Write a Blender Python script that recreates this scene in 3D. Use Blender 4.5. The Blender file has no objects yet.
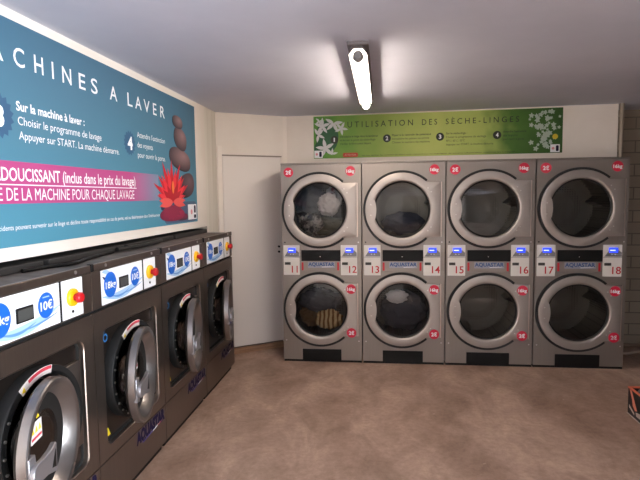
import bpy, math, random
from mathutils import Vector, Matrix, noise
PI = math.pi
SC = bpy.context.scene
COL = SC.collection
R = math.radians

# ---------------------------------------------------------------- materials
def srgb(r, g, b):
    def c(v):
        v /= 255.0
        return v/12.92 if v <= .04045 else ((v+.055)/1.055)**2.4
    return (c(r), c(g), c(b), 1)

MATS = {}
def mat(name, col, rough=.5, metal=0., spec=.5, emit=None, estr=0., coat=0.):
    if name in MATS: return MATS[name]
    m = bpy.data.materials.new(name); m.use_nodes = True
    b = m.node_tree.nodes['Principled BSDF']
    b.inputs['Base Color'].default_value = col
    b.inputs['Roughness'].default_value = rough
    b.inputs['Metallic'].default_value = metal
    b.inputs['Specular IOR Level'].default_value = spec
    b.inputs['Coat Weight'].default_value = coat
    if emit:
        b.inputs['Emission Color'].default_value = emit
        b.inputs['Emission Strength'].default_value = estr
    MATS[name] = m
    return m

def nodes_of(m):
    nt = m.node_tree
    return nt, nt.nodes, nt.links, nt.nodes['Principled BSDF']

def add_noise_color(m, c1, c2, scale=(3, 3, 3), nscale=1., detail=6, lo=.35, hi=.65, rough=None, bump=0., bscale=None):
    nt, N, L, b = nodes_of(m)
    tc = N.new('ShaderNodeTexCoord'); mp = N.new('ShaderNodeMapping'); mp.inputs['Scale'].default_value = scale
    no = N.new('ShaderNodeTexNoise'); no.inputs['Scale'].default_value = nscale; no.inputs['Detail'].default_value = detail
    no.inputs['Roughness'].default_value = .6
    cr = N.new('ShaderNodeValToRGB'); cr.color_ramp.elements[0].position = lo; cr.color_ramp.elements[1].position = hi
    cr.color_ramp.elements[0].color = c1; cr.color_ramp.elements[1].color = c2
    L.new(tc.outputs['Object'], mp.inputs['Vector']); L.new(mp.outputs['Vector'], no.inputs['Vector'])
    L.new(no.outputs['Fac'], cr.inputs['Fac']); L.new(cr.outputs['Color'], b.inputs['Base Color'])
    if rough:
        mr = N.new('ShaderNodeMapRange'); mr.inputs['To Min'].default_value = rough[0]; mr.inputs['To Max'].default_value = rough[1]
        L.new(no.outputs['Fac'], mr.inputs['Value']); L.new(mr.outputs['Result'], b.inputs['Roughness'])
    if bump:
        bp = N.new('ShaderNodeBump'); bp.inputs['Strength'].default_value = bump; bp.inputs['Distance'].default_value = .005
        L.new(no.outputs['Fac'], bp.inputs['Height']); L.new(bp.outputs['Normal'], b.inputs['Normal'])
    return cr

# setting
M_ceil = mat('ceiling_paint', srgb(176, 172, 178), .75)
add_noise_color(M_ceil, srgb(202, 205, 219), srgb(212, 214, 227), (.8, .8, .8), 1.5)
M_wall = mat('wall_paint', srgb(232, 222, 212), .7)
add_noise_color(M_wall, srgb(226, 215, 204), srgb(236, 227, 218), (1, 1, 1), 1.2)
M_wall2 = mat('wall_side_paint', srgb(226, 218, 206), .75)
add_noise_color(M_wall2, srgb(218, 210, 197), srgb(232, 225, 214), (14, 14, .5), 1.5)
M_door = mat('door_paint', srgb(230, 222, 216), .5)
M_trim = mat('trim_paint', srgb(238, 228, 218), .5)
M_wood = mat('skirting_wood', srgb(150, 116, 90), .55)
add_noise_color(M_wood, srgb(132, 100, 76), srgb(166, 130, 102), (2, 2, 30), 2)
M_floor = mat('concrete_floor', srgb(160, 128, 108), .45)
def floor_nodes():
    nt, N, L, b = nodes_of(M_floor)
    tc = N.new('ShaderNodeTexCoord')
    def noise_n(sc, scale, det, rg=.6, dist=0.):
        mp = N.new('ShaderNodeMapping'); mp.inputs['Scale'].default_value = sc
        no = N.new('ShaderNodeTexNoise'); no.inputs['Scale'].default_value = scale; no.inputs['Detail'].default_value = det
        no.inputs['Roughness'].default_value = rg; no.inputs['Distortion'].default_value = dist
        L.new(tc.outputs['Object'], mp.inputs['Vector']); L.new(mp.outputs['Vector'], no.inputs['Vector'])
        return no.outputs['Fac']
    def ramp(f, a, bb, ca, cb):
        cr = N.new('ShaderNodeValToRGB'); e = cr.color_ramp.elements
        e[0].position = a; e[1].position = bb; e[0].color = ca; e[1].color = cb
        L.new(f, cr.inputs['Fac']); return cr.outputs['Color']
    def mix(kind, fac, a, bb):
        mx = N.new('ShaderNodeMix'); mx.data_type = 'RGBA'; mx.blend_type = kind
        mx.inputs[0].default_value = fac
        L.new(a, mx.inputs[6]); L.new(bb, mx.inputs[7]); return mx.outputs[2]
    base = ramp(noise_n((1.2, .7, 1), 1.3, 8, .62, .6), .3, .7, srgb(162, 131, 114), srgb(208, 178, 159))
    sm = ramp(noise_n((1.3, .8, 1), 2.4, 10, .7, .8), .35, .62, srgb(196, 190, 184), srgb(255, 255, 255))
    c = mix('MULTIPLY', .8, base, sm)
    fine = ramp(noise_n((1, 1, 1), 26., 6, .7), .35, .6, srgb(222, 216, 212), srgb(255, 255, 255))
    c = mix('MULTIPLY', .7, c, fine)
    # scratches and pale flecks with shapes of their own
    sc_ = ramp(noise_n((1.5, 11, 1), 2.4, 9, .7, 2.5), .66, .72, (0, 0, 0, 1), srgb(92, 84, 78))
    c = mix('ADD', .35, c, sc_)
    fl = ramp(noise_n((1, 1, 1), 17., 2, .4), .755, .78, (0, 0, 0, 1), srgb(150, 140, 130))
    c = mix('ADD', .5, c, fl)
    L.new(c, b.inputs['Base Color'])
    mr = N.new('ShaderNodeMapRange'); mr.inputs['To Min'].default_value = .36; mr.inputs['To Max'].default_value = .62
    L.new(noise_n((1, 1, 1), 3., 6), mr.inputs['Value']); L.new(mr.outputs['Result'], b.inputs['Roughness'])
    bp = N.new('ShaderNodeBump'); bp.inputs['Strength'].default_value = .15; bp.inputs['Distance'].default_value = .004
    L.new(noise_n((1, 1, 1), 18., 6), bp.inputs['Height']); L.new(bp.outputs['Normal'], b.inputs['Normal'])
floor_nodes()
M_block = mat('painted_blockwork', srgb(196, 182, 164), .75)
def block_nodes():
    nt, N, L, b = nodes_of(M_block)
    tc = N.new('ShaderNodeTexCoord'); sx = N.new('ShaderNodeSeparateXYZ'); cb = N.new('ShaderNodeCombineXYZ'); ad = N.new('ShaderNodeMath')
    L.new(tc.outputs['Object'], sx.inputs[0]); L.new(sx.outputs[0], ad.inputs[0]); L.new(sx.outputs[1], ad.inputs[1])
    L.new(ad.outputs[0], cb.inputs[0]); L.new(sx.outputs[2], cb.inputs[1])
    br = N.new('ShaderNodeTexBrick'); br.inputs['Scale'].default_value = 1
    br.inputs['Brick Width'].default_value = .40; br.inputs['Row Height'].default_value = .12
    br.inputs['Mortar Size'].default_value = .006
    br.inputs['Color1'].default_value = srgb(150, 138, 122); br.inputs['Color2'].default_value = srgb(142, 129, 114)
    br.inputs['Mortar'].default_value = srgb(108, 97, 86)
    L.new(cb.outputs[0], br.inputs['Vector']); L.new(br.outputs['Color'], b.inputs['Base Color'])
block_nodes()

# machines
def brushed(name, col, rough, metal, aniso_scale=(60, 60, 1.5), rr=(.25, .45), dark=.9):
    m = mat(name, col, rough, metal)
    c1 = tuple(v*dark for v in col[:3]) + (1,)
    add_noise_color(m, c1, col, aniso_scale, 2., 4, .3, .7, rough=rr)
    return m
M_bronze = brushed('dark_brushed_steel', srgb(120, 106, 97), .34, .85, (40, 40, 1.0), (.26, .40), .86)
M_bronze2 = brushed('shaded_recess_steel', srgb(66, 58, 54), .3, .85, (3, 3, 30), (.24, .36), .9)  # front steel, darkened for gasket shade and ring reflection in the bay
M_topgrey = mat('dusty_machine_top', srgb(96, 88, 84), .6, .3)
add_noise_color(M_topgrey, srgb(78, 71, 68), srgb(118, 108, 103), (6, 2, 6), 3)
M_edge = mat('bright_steel_edge', srgb(205, 188, 176), .28, 1.)
M_ring = brushed('washer_ring_steel', srgb(142, 136, 134), .3, .9, (6, 6, 6), (.24, .36), .92)
M_ring2 = brushed('washer_hinge_steel', srgb(120, 110, 104), .34, .9, (6, 6, 6), (.28, .4), .92)
M_silver = brushed('dryer_silver', srgb(150, 141, 134), .42, .8, (50, 50, 1.2), (.36, .5), .93)
M_silver_d = brushed('dryer_door_silver', srgb(176, 167, 160), .4, .75, (8, 8, 8), (.36, .46), .95)
M_black = mat('black_plastic', srgb(14, 13, 13), .5, spec=.25)
M_rubber = mat('black_rubber', srgb(14, 14, 14), .6)
M_gap = mat('shadow_gap_black', srgb(10, 9, 9), .8)
M_handle = mat('grey_metal_handle', srgb(150, 148, 152), .35, .7)
M_white = mat('white_print', srgb(240, 240, 244), .4)
M_plate = mat('control_plate_white', srgb(224, 219, 212), .45)
M_wedge = mat('control_wedge_grey', srgb(128, 126, 128), .45)
M_disp = mat('blue_display', srgb(40, 70, 235), .3, emit=srgb(45, 75, 255), estr=1.1)
M_dispw = mat('display_digits', srgb(225, 235, 255), .3, emit=srgb(200, 215, 255), estr=1.4)
M_lcd = mat('grey_display', srgb(74, 74, 72), .25)
M_blue = mat('badge_blue', srgb(28, 98, 196), .4)
M_lblue = mat('pale_water_blue', srgb(164, 196, 228), .4)
M_mblue = mat('mid_water_blue', srgb(96, 142, 200), .4)
M_red = mat('badge_red', srgb(206, 26, 62), .4)
M_redtxt = mat('number_red', srgb(190, 30, 42), .5)
M_navy = mat('logo_navy', srgb(24, 18, 50), .6, spec=.2)
M_logob = mat('logo_blue', srgb(34, 70, 130), .4)
M_logop = mat('logo_plate', srgb(148, 150, 160), .45)
M_yel = mat('button_yellow', srgb(244, 186, 20), .4)
M_redb = mat('button_red', srgb(190, 22, 30), .35)
M_warn = mat('warning_yellow', srgb(236, 206, 40), .45)
M_sticky = mat('sticker_white', srgb(236, 226, 222), .5)
M_stickr = mat('sticker_red', srgb(206, 60, 76), .5)
M_screw = mat('screw_steel', srgb(210, 205, 200), .3, .9)
def drum_nodes():
    m = mat('perforated_drum_steel', srgb(120, 117, 110), .32, .85)
    nt, N, L, b = nodes_of(m)
    tc = N.new('ShaderNodeTexCoord'); vo = N.new('ShaderNodeTexVoronoi'); vo.inputs['Scale'].default_value = 42
    vo.inputs['Randomness'].default_value = .1
    cr = N.new('ShaderNodeValToRGB'); e = cr.color_ramp.elements
    e[0].position = .22; e[1].position = .30; e[0].color = srgb(20, 20, 20); e[1].color = srgb(132, 127, 118)
    L.new(tc.outputs['Object'], vo.inputs['Vector']); L.new(vo.outputs['Distance'], cr.inputs['Fac']); L.new(cr.outputs['Color'], b.inputs['Base Color'])
    return m
M_drum = drum_nodes()
M_drum2 = mat('dark_drum_steel', srgb(58, 56, 54), .5, .8)
def glass_mat(name, tint, gl=.08, rough=.03):
    m = bpy.data.materials.new(name); m.use_nodes = True
    nt = m.node_tree; N = nt.nodes; L = nt.links; N.clear()
    out = N.new('ShaderNodeOutputMaterial'); tr = N.new('ShaderNodeBsdfTransparent'); go = N.new('ShaderNodeBsdfGlossy')
    tr.inputs['Color'].default_value = tint; go.inputs['Roughness'].default_value = rough
    go.inputs['Color'].default_value = (1, 1, 1, 1)
    fr = N.new('ShaderNodeFresnel'); fr.inputs['IOR'].default_value = 1.33
    mx = N.new('ShaderNodeMixShader'); mm = N.new('ShaderNodeMath'); mm.operation = 'MAXIMUM'; mm.inputs[1].default_value = gl
    L.new(fr.outputs[0], mm.inputs[0]); L.new(mm.outputs[0], mx.inputs[0])
    L.new(tr.outputs[0], mx.inputs[1]); L.new(go.outputs[0], mx.inputs[2]); L.new(mx.outputs[0], out.inputs['Surface'])
    return m
M_glass = glass_mat('smoked_door_glass', (.60, .60, .60, 1), .02)
M_wglass = glass_mat('clear_bowl_glass', (.40, .39, .38, 1), .02, .1)
M_pane = glass_mat('shop_window_glass', (.95, .97, .97, 1), .04)
M_tube = mat('lit_tube_diffuser', (1, .93, .84, 1), .4, emit=(1, .86, .72, 1), estr=62.)
M_lampgrey = mat('lamp_housing', srgb(96, 90, 90), .5)
M_lampcap = mat('lamp_end_cap', srgb(150, 146, 144), .4)

# ---------------------------------------------------------------- mesh helper
class MB:
    def __init__(s): s.v = []; s.f = []
    def quad_grid(s, rows, close_u=False, close_v=False):
        b = len(s.v); nu = len(rows[0]); nv = len(rows)
        for r in rows: s.v += [tuple(p) for p in r]
        for j in range(nv if close_v else nv-1):
            for i in range(nu if close_u else nu-1):
                a = b + j*nu + i; c = b + j*nu + (i+1) % nu
                d = b + ((j+1) % nv)*nu + (i+1) % nu; e = b + ((j+1) % nv)*nu + i
                s.f.append((a, c, d, e))
        return s
    def box(s, x0, x1, y0, y1, z0, z1):
        b = len(s.v)
        s.v += [(x0, y0, z0), (x1, y0, z0), (x1, y1, z0), (x0, y1, z0), (x0, y0, z1), (x1, y0, z1), (x1, y1, z1), (x0, y1, z1)]
        s.f += [tuple(b+i for i in q) for q in ((0, 3, 2, 1), (4, 5, 6, 7), (0, 1, 5, 4), (1, 2, 6, 5), (2, 3, 7, 6), (3, 0, 4, 7))]
        return s
    def prism(s, pts, y0, y1):
        """outline in (x, z), extruded from y0 (front) to y1 (back)"""
        b = len(s.v); n = len(pts)
        s.v += [(p[0], y0, p[1]) for p in pts] + [(p[0], y1, p[1]) for p in pts]
        s.f.append(tuple(range(b, b+n))); s.f.append(tuple(range(b+2*n-1, b+n-1, -1)))
        for i in range(n):
            j = (i+1) % n
            s.f.append((b+i, b+n+i, b+n+j, b+j))
        return s
    def flat(s, pts, z0, z1):
        """outline in (x, y), extruded from z0 to z1"""
        b = len(s.v); n = len(pts)
        s.v += [(p[0], p[1], z0) for p in pts] + [(p[0], p[1], z1) for p in pts]
        s.f.append(tuple(range(b+n-1, b-1, -1))); s.f.append(tuple(range(b+n, b+2*n)))
        for i in range(n):
            j = (i+1) % n
            s.f.append((b+i, b+j, b+n+j, b+n+i))
        return s
    def lathe(s, prof, cx=0, cz=0, n=72, closed=False):
        """profile of (radius, y) about the axis along y through (cx, cz)"""
        rows = [[(cx + r*math.cos(2*PI*i/n), y, cz + r*math.sin(2*PI*i/n)) for i in range(n)] for r, y in prof]
        return s.quad_grid(rows, close_u=True, close_v=closed)
    def radial(s, Rin, Rout, levels, cx=0, cz=0, angs=None, closed=True):
        """levels: (t, y), t = 0 on the inner outline and 1 on the outer outline"""
        angs = angs or [2*PI*i/120 for i in range(120)]
        rows = []
        for t, y in levels:
            rows.append([(cx + (Rin(a)*(1-t)+Rout(a)*t)*math.cos(a), y, cz + (Rin(a)*(1-t)+Rout(a)*t)*math.sin(a)) for a in angs])
        return s.quad_grid(rows, close_u=True, close_v=closed)
    def arc(s, r0, r1, a0, a1, y0, y1, cx=0, cz=0, n=64):
        rows = []
        for i in range(n+1):
            a = a0 + (a1-a0)*i/n; c, d = math.cos(a), math.sin(a)
            rows.append([(cx+r0*c, y0, cz+r0*d), (cx+r1*c, y0, cz+r1*d), (cx+r1*c, y1, cz+r1*d), (cx+r0*c, y1, cz+r0*d)])
        b = len(s.v)
        s.quad_grid(rows, close_u=True)
        s.f.append((b+3, b+2, b+1, b)); e = b+4*n
        s.f.append((e, e+1, e+2, e+3))
        return s
    def tube(s, pts, r, n=10):
        pts = [Vector(p) for p in pts]; rows = []
        up = Vector((0, 0, 1))
        for i, p in enumerate(pts):
            t = (pts[min(i+1, len(pts)-1)] - pts[max(i-1, 0)]).normalized()
            u = t.cross(up)
            if u.length < 1e-3: u = t.cross(Vector((1, 0, 0)))
            u.normalize(); w = t.cross(u)
            rows.append([p + u*r*math.cos(2*PI*k/n) + w*r*math.sin(2*PI*k/n) for k in range(n)])
        b = len(s.v)
        s.quad_grid(rows, close_u=True)
        s.f.append(tuple(range(b+n-1, b-1, -1))); e = b + n*(len(rows)-1); s.f.append(tuple(range(e, e+n)))
        return s
    def build(s, name, m, parent=None, smooth=35, bevel=0., seg=2, label=None, loc=None, fix=True):
        me = bpy.data.meshes.new(name); me.from_pydata(s.v, [], s.f)
        if fix:
            import bmesh
            bm = bmesh.new(); bm.from_mesh(me); bmesh.ops.recalc_face_normals(bm, faces=bm.faces)
            bm.to_mesh(me); bm.free()
        if smooth:
            me.shade_smooth()
            try: me.set_sharp_from_angle(angle=R(smooth))
            except Exception: pass
        me.materials.append(m)
        o = bpy.data.objects.new(name, me); COL.objects.link(o)
        if parent is not None: o.parent = parent
        if loc: o.location = loc
        if bevel:
            md = o.modifiers.new('bevel', 'BEVEL'); md.width = bevel; md.segments = seg; md.limit_method = 'ANGLE'; md.angle_limit = R(40)
        if label: o['label'] = label
        return o

def circ(cx, cz, r, n=40, rz=None):
    return [(cx + r*math.cos(2*PI*i/n), cz + (rz or r)*math.sin(2*PI*i/n)) for i in range(n)]
def rrect(x0, x1, z0, z1, r, n=5):
    p = []
    for cx, cz, a in ((x1-r, z1-r, 0), (x0+r, z1-r, PI/2), (x0+r, z0+r, PI), (x1-r, z0+r, 1.5*PI)):
        for i in range(n+1):
            t = a + PI/2*i/n; p.append((cx+r*math.cos(t), cz+r*math.sin(t)))
    return p

def empty(name, label, cat, loc=(0, 0, 0), rz=0, group=None):
    o = bpy.data.objects.new(name, None); COL.objects.link(o)
    o.location = loc; o.rotation_euler = (0, 0, rz); o['label'] = label; o['category'] = cat
    o.empty_display_size = .1
    if group: o['group'] = group
    return o
def tag(o, label, cat, group=None):
    o['label'] = label; o['category'] = cat
    if group: o['group'] = group
    return o
def struct(o): o['kind'] = 'structure'; return o
def copy_tree(o, parent=None):
    c = o.copy(); COL.objects.link(c)
    if parent is not None: c.parent = parent
    for ch in list(o.children): copy_tree(ch, c)
    return c

_TC = {}
def text_mesh(s, bold=0., space=1.):
    k = (s, bold, space)
    if k in _TC: return _TC[k]
    cu = bpy.data.curves.new('lettering', 'FONT'); cu.body = s; cu.size = 1; cu.offset = bold; cu.space_character = space
    cu.resolution_u = 3; cu.fill_mode = 'FRONT'
    o = bpy.data.objects.new('lettering', cu); COL.objects.link(o)
    dg = bpy.context.evaluated_depsgraph_get(); dg.update()
    me = bpy.data.meshes.new_from_object(o.evaluated_get(dg))
    v = [tuple(p.co) for p in me.vertices]; f = [tuple(p.vertices) for p in me.polygons]
    bpy.data.objects.remove(o); bpy.data.curves.remove(cu); bpy.data.meshes.remove(me)
    _TC[k] = (v, f); return v, f
CAP = .7
def text_into(mb, s, x0, x1, z0, h, y, bold=0., space=1., shear=0.):
    """lettering on a plane y = const: from x0 to x1, baseline z0, capital height h (x1 None keeps the natural width, centred on x0)"""
    v, f = text_mesh(s, bold, space)
    a = min(p[0] for p in v); b = max(p[0] for p in v)
    caph = text_mesh('H', bold)[0]; ch = max(p[1] for p in caph)
    sz = h/ch
    if x1 is None:
        sx = sz; ox = x0 - (b-a)*sx/2
    else:
        sx = (x1-x0)/(b-a); ox = x0
    n = len(mb.v)
    mb.v += [(ox + (p[0]-a)*sx + shear*p[1]*sz, y, z0 + p[1]*sz) for p in v]
    mb.f += [tuple(n+i for i in q) for q in f]
def text(s, x0, x1, z0, h, y, m, parent, name='lettering', bold=0., space=1., label=None):
    mb = MB(); text_into(mb, s, x0, x1, z0, h, y, bold, space)
    return mb.build(name, m, parent, smooth=0, label=label, fix=False)

# ---------------------------------------------------------------- the setting
HC = 2.476
XL = -1.634
struct(MB().box(-2.5, 3.2, -3.2, 6.1, -.12, 0).build('floor', M_floor, smooth=0))
struct(MB().box(-2.5, 3.2, -3.2, 6.1, HC, HC+.12).build('ceiling', M_ceil, smooth=0))
# left: the wall steps out over the washing machines and hangs above them
mb = MB()
mb.box(-2.36, XL, 1.50, 4.772, 1.362, HC)
mb.box(-2.36, XL, -3.2, 1.50, 0, HC)
mb.box(-2.46, -2.36, -3.2, 5.3, 0, HC)
struct(mb.build('wall_left', M_wall, smooth=0))
struct(MB().flat([(XL, 4.772), (XL, 5.109), (-1.76, 5.40), (-2.36, 5.40), (-2.36, 4.772)], 0, HC).build('wall_left_return', M_wall2, smooth=0))
# diagonal wall with the door
DA = R(34.16); DP = Vector((-1.634, 5.109, 0))
dl = (Vector((-1.008, 5.534, 0)) - DP).length
dw = bpy.data.objects.new('wall_diagonal', None)
def diag(name, m, mbx, parent=None, **k):
    o = mbx.build(name, m, None, **k); o.location = DP; o.rotation_euler = (0, 0, DA); return o
DX0, DX1, DZ = .052, .705, 2.058
mb = MB(); mb.box(0, DX0, 0, .1, 0, HC); mb.box(DX1, dl, 0, .1, 0, HC); mb.box(DX0, DX1, 0, .1, DZ, HC)
struct(diag('wall_diagonal', M_wall, mb, smooth=0))
door = struct(diag('door_1', M_door, MB().box(DX0+.008, DX1-.008, -.004, .036, .075, DZ-.012), bevel=.002))
mb = MB(); mb.box(DX0, DX1, .04, .06, 0, DZ)
struct(diag('door_1_stop', mat('door_gap_grey', srgb(120, 108, 100), .8), mb, smooth=0))
mb = MB(); mb.box(DX0+.004, DX1, -.010, 0, DZ-.010, DZ+.002)
struct(diag('trim_1', mat('door_head_line', srgb(150, 138, 130), .6), mb, smooth=0))
mb = MB(); mb.box(DX0-.042, DX0+.002, -.014, 0, .07, HC-.33)
struct(diag('trim_2', M_trim, mb, smooth=0))
mb = MB(); mb.box(0, dl, -.012, 0, 0, .062)
struct(diag('baseboard_diagonal', M_wood, mb, smooth=0))
mb = MB()
for zz in (1.10, 1.045): mb.prism(circ(.655, zz, .011, 16), -.018, -.004)
for_lock = mb.build('door_lock', M_black, door)
struct(MB().flat([(-1.03, 5.515), (-1.0, 5.528), (-.985, 5.538), (-1.0, 5.56), (-1.04, 5.54)], 1.96, HC).build('trim_3', M_trim, smooth=0))
# far wall: hangs over the dryers, plus the strip beside the door and the blockwork wall behind
BA = R(-2.75); BP = Vector((-1.008, 5.534, 0))
mb = MB().box(0, 3.272, 0, .36, 1.962, HC)
wb = struct(mb.build('wall_back', M_wall, smooth=0)); wb.location = BP; wb.rotation_euler = (0, 0, BA)
struct(MB().box(-1.03, -.975, 5.53, 5.9, 0, 1.962).build('wall_back_strip', M_wall, smooth=0))
struct(MB().box(-1.03, 3.0, 5.79, 5.9, 0, HC).build('wall_far', M_block, smooth=0))
WYa, WYb, WZ0, WZ1 = -2.8, .0, .15, 2.36
mb = MB(); mb.box(2.9, 3.0, WYb, 5.79, 0, HC); mb.box(2.9, 3.0, -3.0, WYa, 0, HC)
mb.box(2.9, 3.0, WYa, WYb, 0, WZ0); mb.box(2.9, 3.0, WYa, WYb, WZ1, HC)
struct(mb.build('wall_right', mat('bounce_cut_brown', srgb(76, 67, 60), .7), smooth=0))  # unseen wall, its colour darkened to cut bounce toward the dryers
mb = MB()
mb.tube([(2.285, 5.36, HC), (2.285, 5.36, 1.96)], .020, 14)
for zz in (2.35, 2.08): mb.box(2.26, 2.31, 5.355, 5.385, zz, zz+.02)
tag(mb.build('wall_conduit', mat('conduit_paint', srgb(158, 146, 132), .5)), 'painted vertical conduit pipe on the corner of the white upper wall', 'pipe')
# street side, to the right of and behind the camera: glazed shopfront
struct(MB().box(-2.36, .6, -3.0, -2.9, 0, HC).build('wall_front', M_wall, smooth=0))
struct(MB().box(.6, 2.9, -3.0, -2.9, 0, HC).build('wall_front_darkened', MATS['bounce_cut_brown'], smooth=0))  # unseen section, made dark to dim what the right dryers reflect
mb = MB()
for y in (WYa+.03, WYa+1.33, WYa+2.66, WYb-.03): mb.box(2.91, 2.99, y-.03, y+.03, WZ0, WZ1)
for z in (WZ0+.03, WZ1-.03): mb.box(2.91, 2.99, WYa, WYb, z-.03, z+.03)
wf = struct(mb.build('window_1', mat('window_frame_grey', srgb(90, 90, 92), .4, .3), smooth=0))
MB().box(2.947, 2.953, WYa, WYb, WZ0, WZ1).build('glass', M_pane, wf, smooth=0)

# ---------------------------------------------------------------- washing machines
def badge(root, x, z, r, y, m, txt, h, name, th=.002, w=1.5):
    w = 1.62 if len(txt) > 2 else 1.15
    b = MB().prism(circ(x, z, r, 40), y-th, y).build(name, m, root, smooth=0)
    text(txt, x-r*w/2, x+r*w/2, z-h/2, h, y-th-.0006, M_white, b, bold=.035)
    return b

def D_outline(rr, xr, hz):
    """circle joined to a square-shouldered hinge side reaching xr, half height hz"""
    def f(a):
        c, s = math.cos(a), math.sin(a)
        v = rr
        if c > 1e-6:
            t = min(xr/c, hz/abs(s) if abs(s) > 1e-6 else 1e9)
            v = max(rr, t)
        return v
    return f
def D_angles(rr, xr, hz):
    A = [2*PI*i/120 for i in range(120)]
    a1 = math.atan2(hz, xr)
    if hz < rr:
        a2 = math.asin(hz/rr); A += [a2, -a2 % (2*PI)]
    A += [a1, -a1 % (2*PI)]
    return sorted(set(round(a % (2*PI), 6) for a in A))

def make_washer():
    W = .797
    root = empty('washing_machine', 'washer', 'washing machine')
    # cabinet: shell behind the front plates
    mb = MB(); mb.box(.004, W-.004, .026, .70, .05, 1.285)
    # hole for the drum is hidden behind the recess plate
    cab_in = [0]
    mb = MB()
    mb.box(.003, .012, .012, .70, .05, 1.29); mb.box(W-.012, W-.003, .012, .70, .05, 1.29)
    mb.box(.012, W-.012, .69, .70, .05, 1.29); mb.box(.012, W-.012, .012, .69, .05, .06)
    mb.box(.012, W-.012, .014, .02, .285, .30); mb.box(.012, W-.012, .014, .02, 1.06, 1.10)
    mb.build('cabinet', M_gap, root, smooth=0)
    MB().box(.02, W-.02, .03, .66, 0, .05).build('plinth', M_black, root, smooth=0)
    # top: slab with a raised front rail
    MB().box(.004, W-.004, .012, .70, 1.288, 1.303).build('top', M_topgrey, root, bevel=.002)
    tr = MB().box(.022, W-.004, -.004, .014, 1.276, 1.312).build('top_rail', M_bronze, root, bevel=.003)
    MB().box(.0005, .022, -.006, .02, 1.278, 1.315).build('corner_clip', M_black, root, bevel=.003)
    for x in (.13, .665):
        MB().prism(circ(x, 1.296, .0085, 12), -.008, -.004).build('screw', M_screw, tr)
    # rear service hump on the lid, grimy
    MB().box(.02, W-.02, .225, .42, 1.303, 1.338).build('rear_housing', mat('grimy_black', srgb(44, 40, 38), .8), root, bevel=.006)
    # fascia
    fa = MB()
    fa.box(.003, .088, 0, .012, 1.086, 1.274); fa.box(.722, W-.003, 0, .012, 1.086, 1.274)
    fa.box(.088, .722, .004, .012, 1.086, 1.274)
    fa.build('fascia', M_bronze, root, smooth=0, bevel=.0015)
    # printed control panel
    cp = MB().box(.092, .542, -.001, .004, 1.094, 1.270).build('control_panel', M_white, root, smooth=0)
    def swoosh(pts, w, m, y, nm):
        n = len(pts); up = []; dn = []
        for i, (x, z) in enumerate(pts):
            ww = w*math.sin(PI*(i+.6)/(n+.2)); up.append((x, z+ww)); dn.append((x, z-ww))
        MB().prism(up + dn[::-1], y-.0006, y).build(nm, m, cp, smooth=0)
    swoosh([(.095+.445*i/24, 1.135 - .022*math.sin(i/24*PI*1.1) + .03*(i/24)**2) for i in range(25)], .021, M_lblue, -.001, 'water_print')
    swoosh([(.16+.22*i/20, 1.136 - .022*math.sin(i/20*PI)) for i in range(21)], .006, M_mblue, -.0018, 'water_print')
    swoosh([(.30+.235*i/20, 1.118 + .03*(i/20)**2) for i in range(21)], .004, M_mblue, -.0018, 'water_print')
    swoosh([(.10+.10*i/14, 1.262 - .03*(i/14)**2) for i in range(15)], .012, M_lblue, -.001, 'water_print')
    swoosh([(.10+.05*i/14, 1.238 - .03*(i/14)) for i in range(15)], .008, mat('deep_navy_print', srgb(20, 40, 90), .4), -.0018, 'water_print')
    MB().prism(circ(.175, 1.188, .062, 40, .066), -.0035, -.001).build('weight_badge', M_blue, cp, smooth=0)
    text('18kg', .125, .227, 1.172, .034, -.0042, M_white, cp, bold=.02)
    MB().prism(circ(.448, 1.190, .050, 40, .054), -.0035, -.001).build('price_badge', M_blue, cp, smooth=0)
    text('10€', .410, .488, 1.172, .036, -.0042, M_white, cp, bold=.02)
    MB().prism([(.425, 1.223), (.471, 1.223), (.468, 1.228), (.428, 1.228)], -.0042, -.0035).build('small_print', M_lblue, cp, smooth=0)
    d = MB().box(.266, .366, -.006, .0, 1.152, 1.212).build('display', M_black, cp, bevel=.002)
    MB().box(.274, .358, -.007, -.006, 1.159, 1.205).build('screen', M_lcd, d, smooth=0)
    MB().box(.5435, .5585, -.0005, .004, 1.092, 1.272).build('panel_divider', M_gap, root, smooth=0)
    bp = MB().box(.559, .720, -.001, .004, 1.094, 1.270).build('stop_panel', M_white, root, smooth=0)
    MB().prism(circ(.612, 1.128, .0001, 3), 0, 0)
    eb = MB().lathe([(0, -.016), (.036, -.016), (.040, -.012), (.041, -.001)], .634, 1.187, 36).build('emergency_button', M_yel, root)
    MB().lathe([(0, -.052), (.018, -.052), (.0235, -.047), (.0245, -.034), (.015, -.030), (.015, -.016)], .634, 1.187, 32).build('red_push', M_redb, eb)
    MB().prism(circ(.636, 1.122, .007, 16), -.004, -.001).build('lock', M_black, bp, smooth=0)
    # front plate with a recessed door bay
    cx, cz = .372, .684
    hx0, hx1, hz0, hz1 = .088, .708, .362, .968; r = .045
    def ray_rr(a, x0, x1, z0, z1, r):
        c, s = math.cos(a), math.sin(a); lo, hi = 0, 2.
        def inside(t):
            x = cx+c*t; z = cz+s*t
            if not (x0 <= x <= x1 and z0 <= z <= z1): return False
            qx = min(max(x, x0+r), x1-r); qz = min(max(z, z0+r), z1-r)
            return (x-qx)**2+(z-qz)**2 <= r*r + 1e-12 if r > 0 else True
        for _ in range(40):
            mid = (lo+hi)/2
            if inside(mid): lo = mid
            else: hi = mid
        return lo
    def cor(x0, x1, z0, z1): return [math.atan2(z-cz, x-cx) % (2*PI) for x in (x0, x1) for z in (z0, z1)]
    A = sorted([2*PI*i/180 for i in range(180)] + cor(.003, W-.003, .297, 1.072))
    Rin = lambda a: ray_rr(a, hx0, hx1, hz0, hz1, r)
    Rin2 = lambda a: ray_rr(a, hx0-.004, hx1+.004, hz0-.004, hz1+.004, r)
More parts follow.
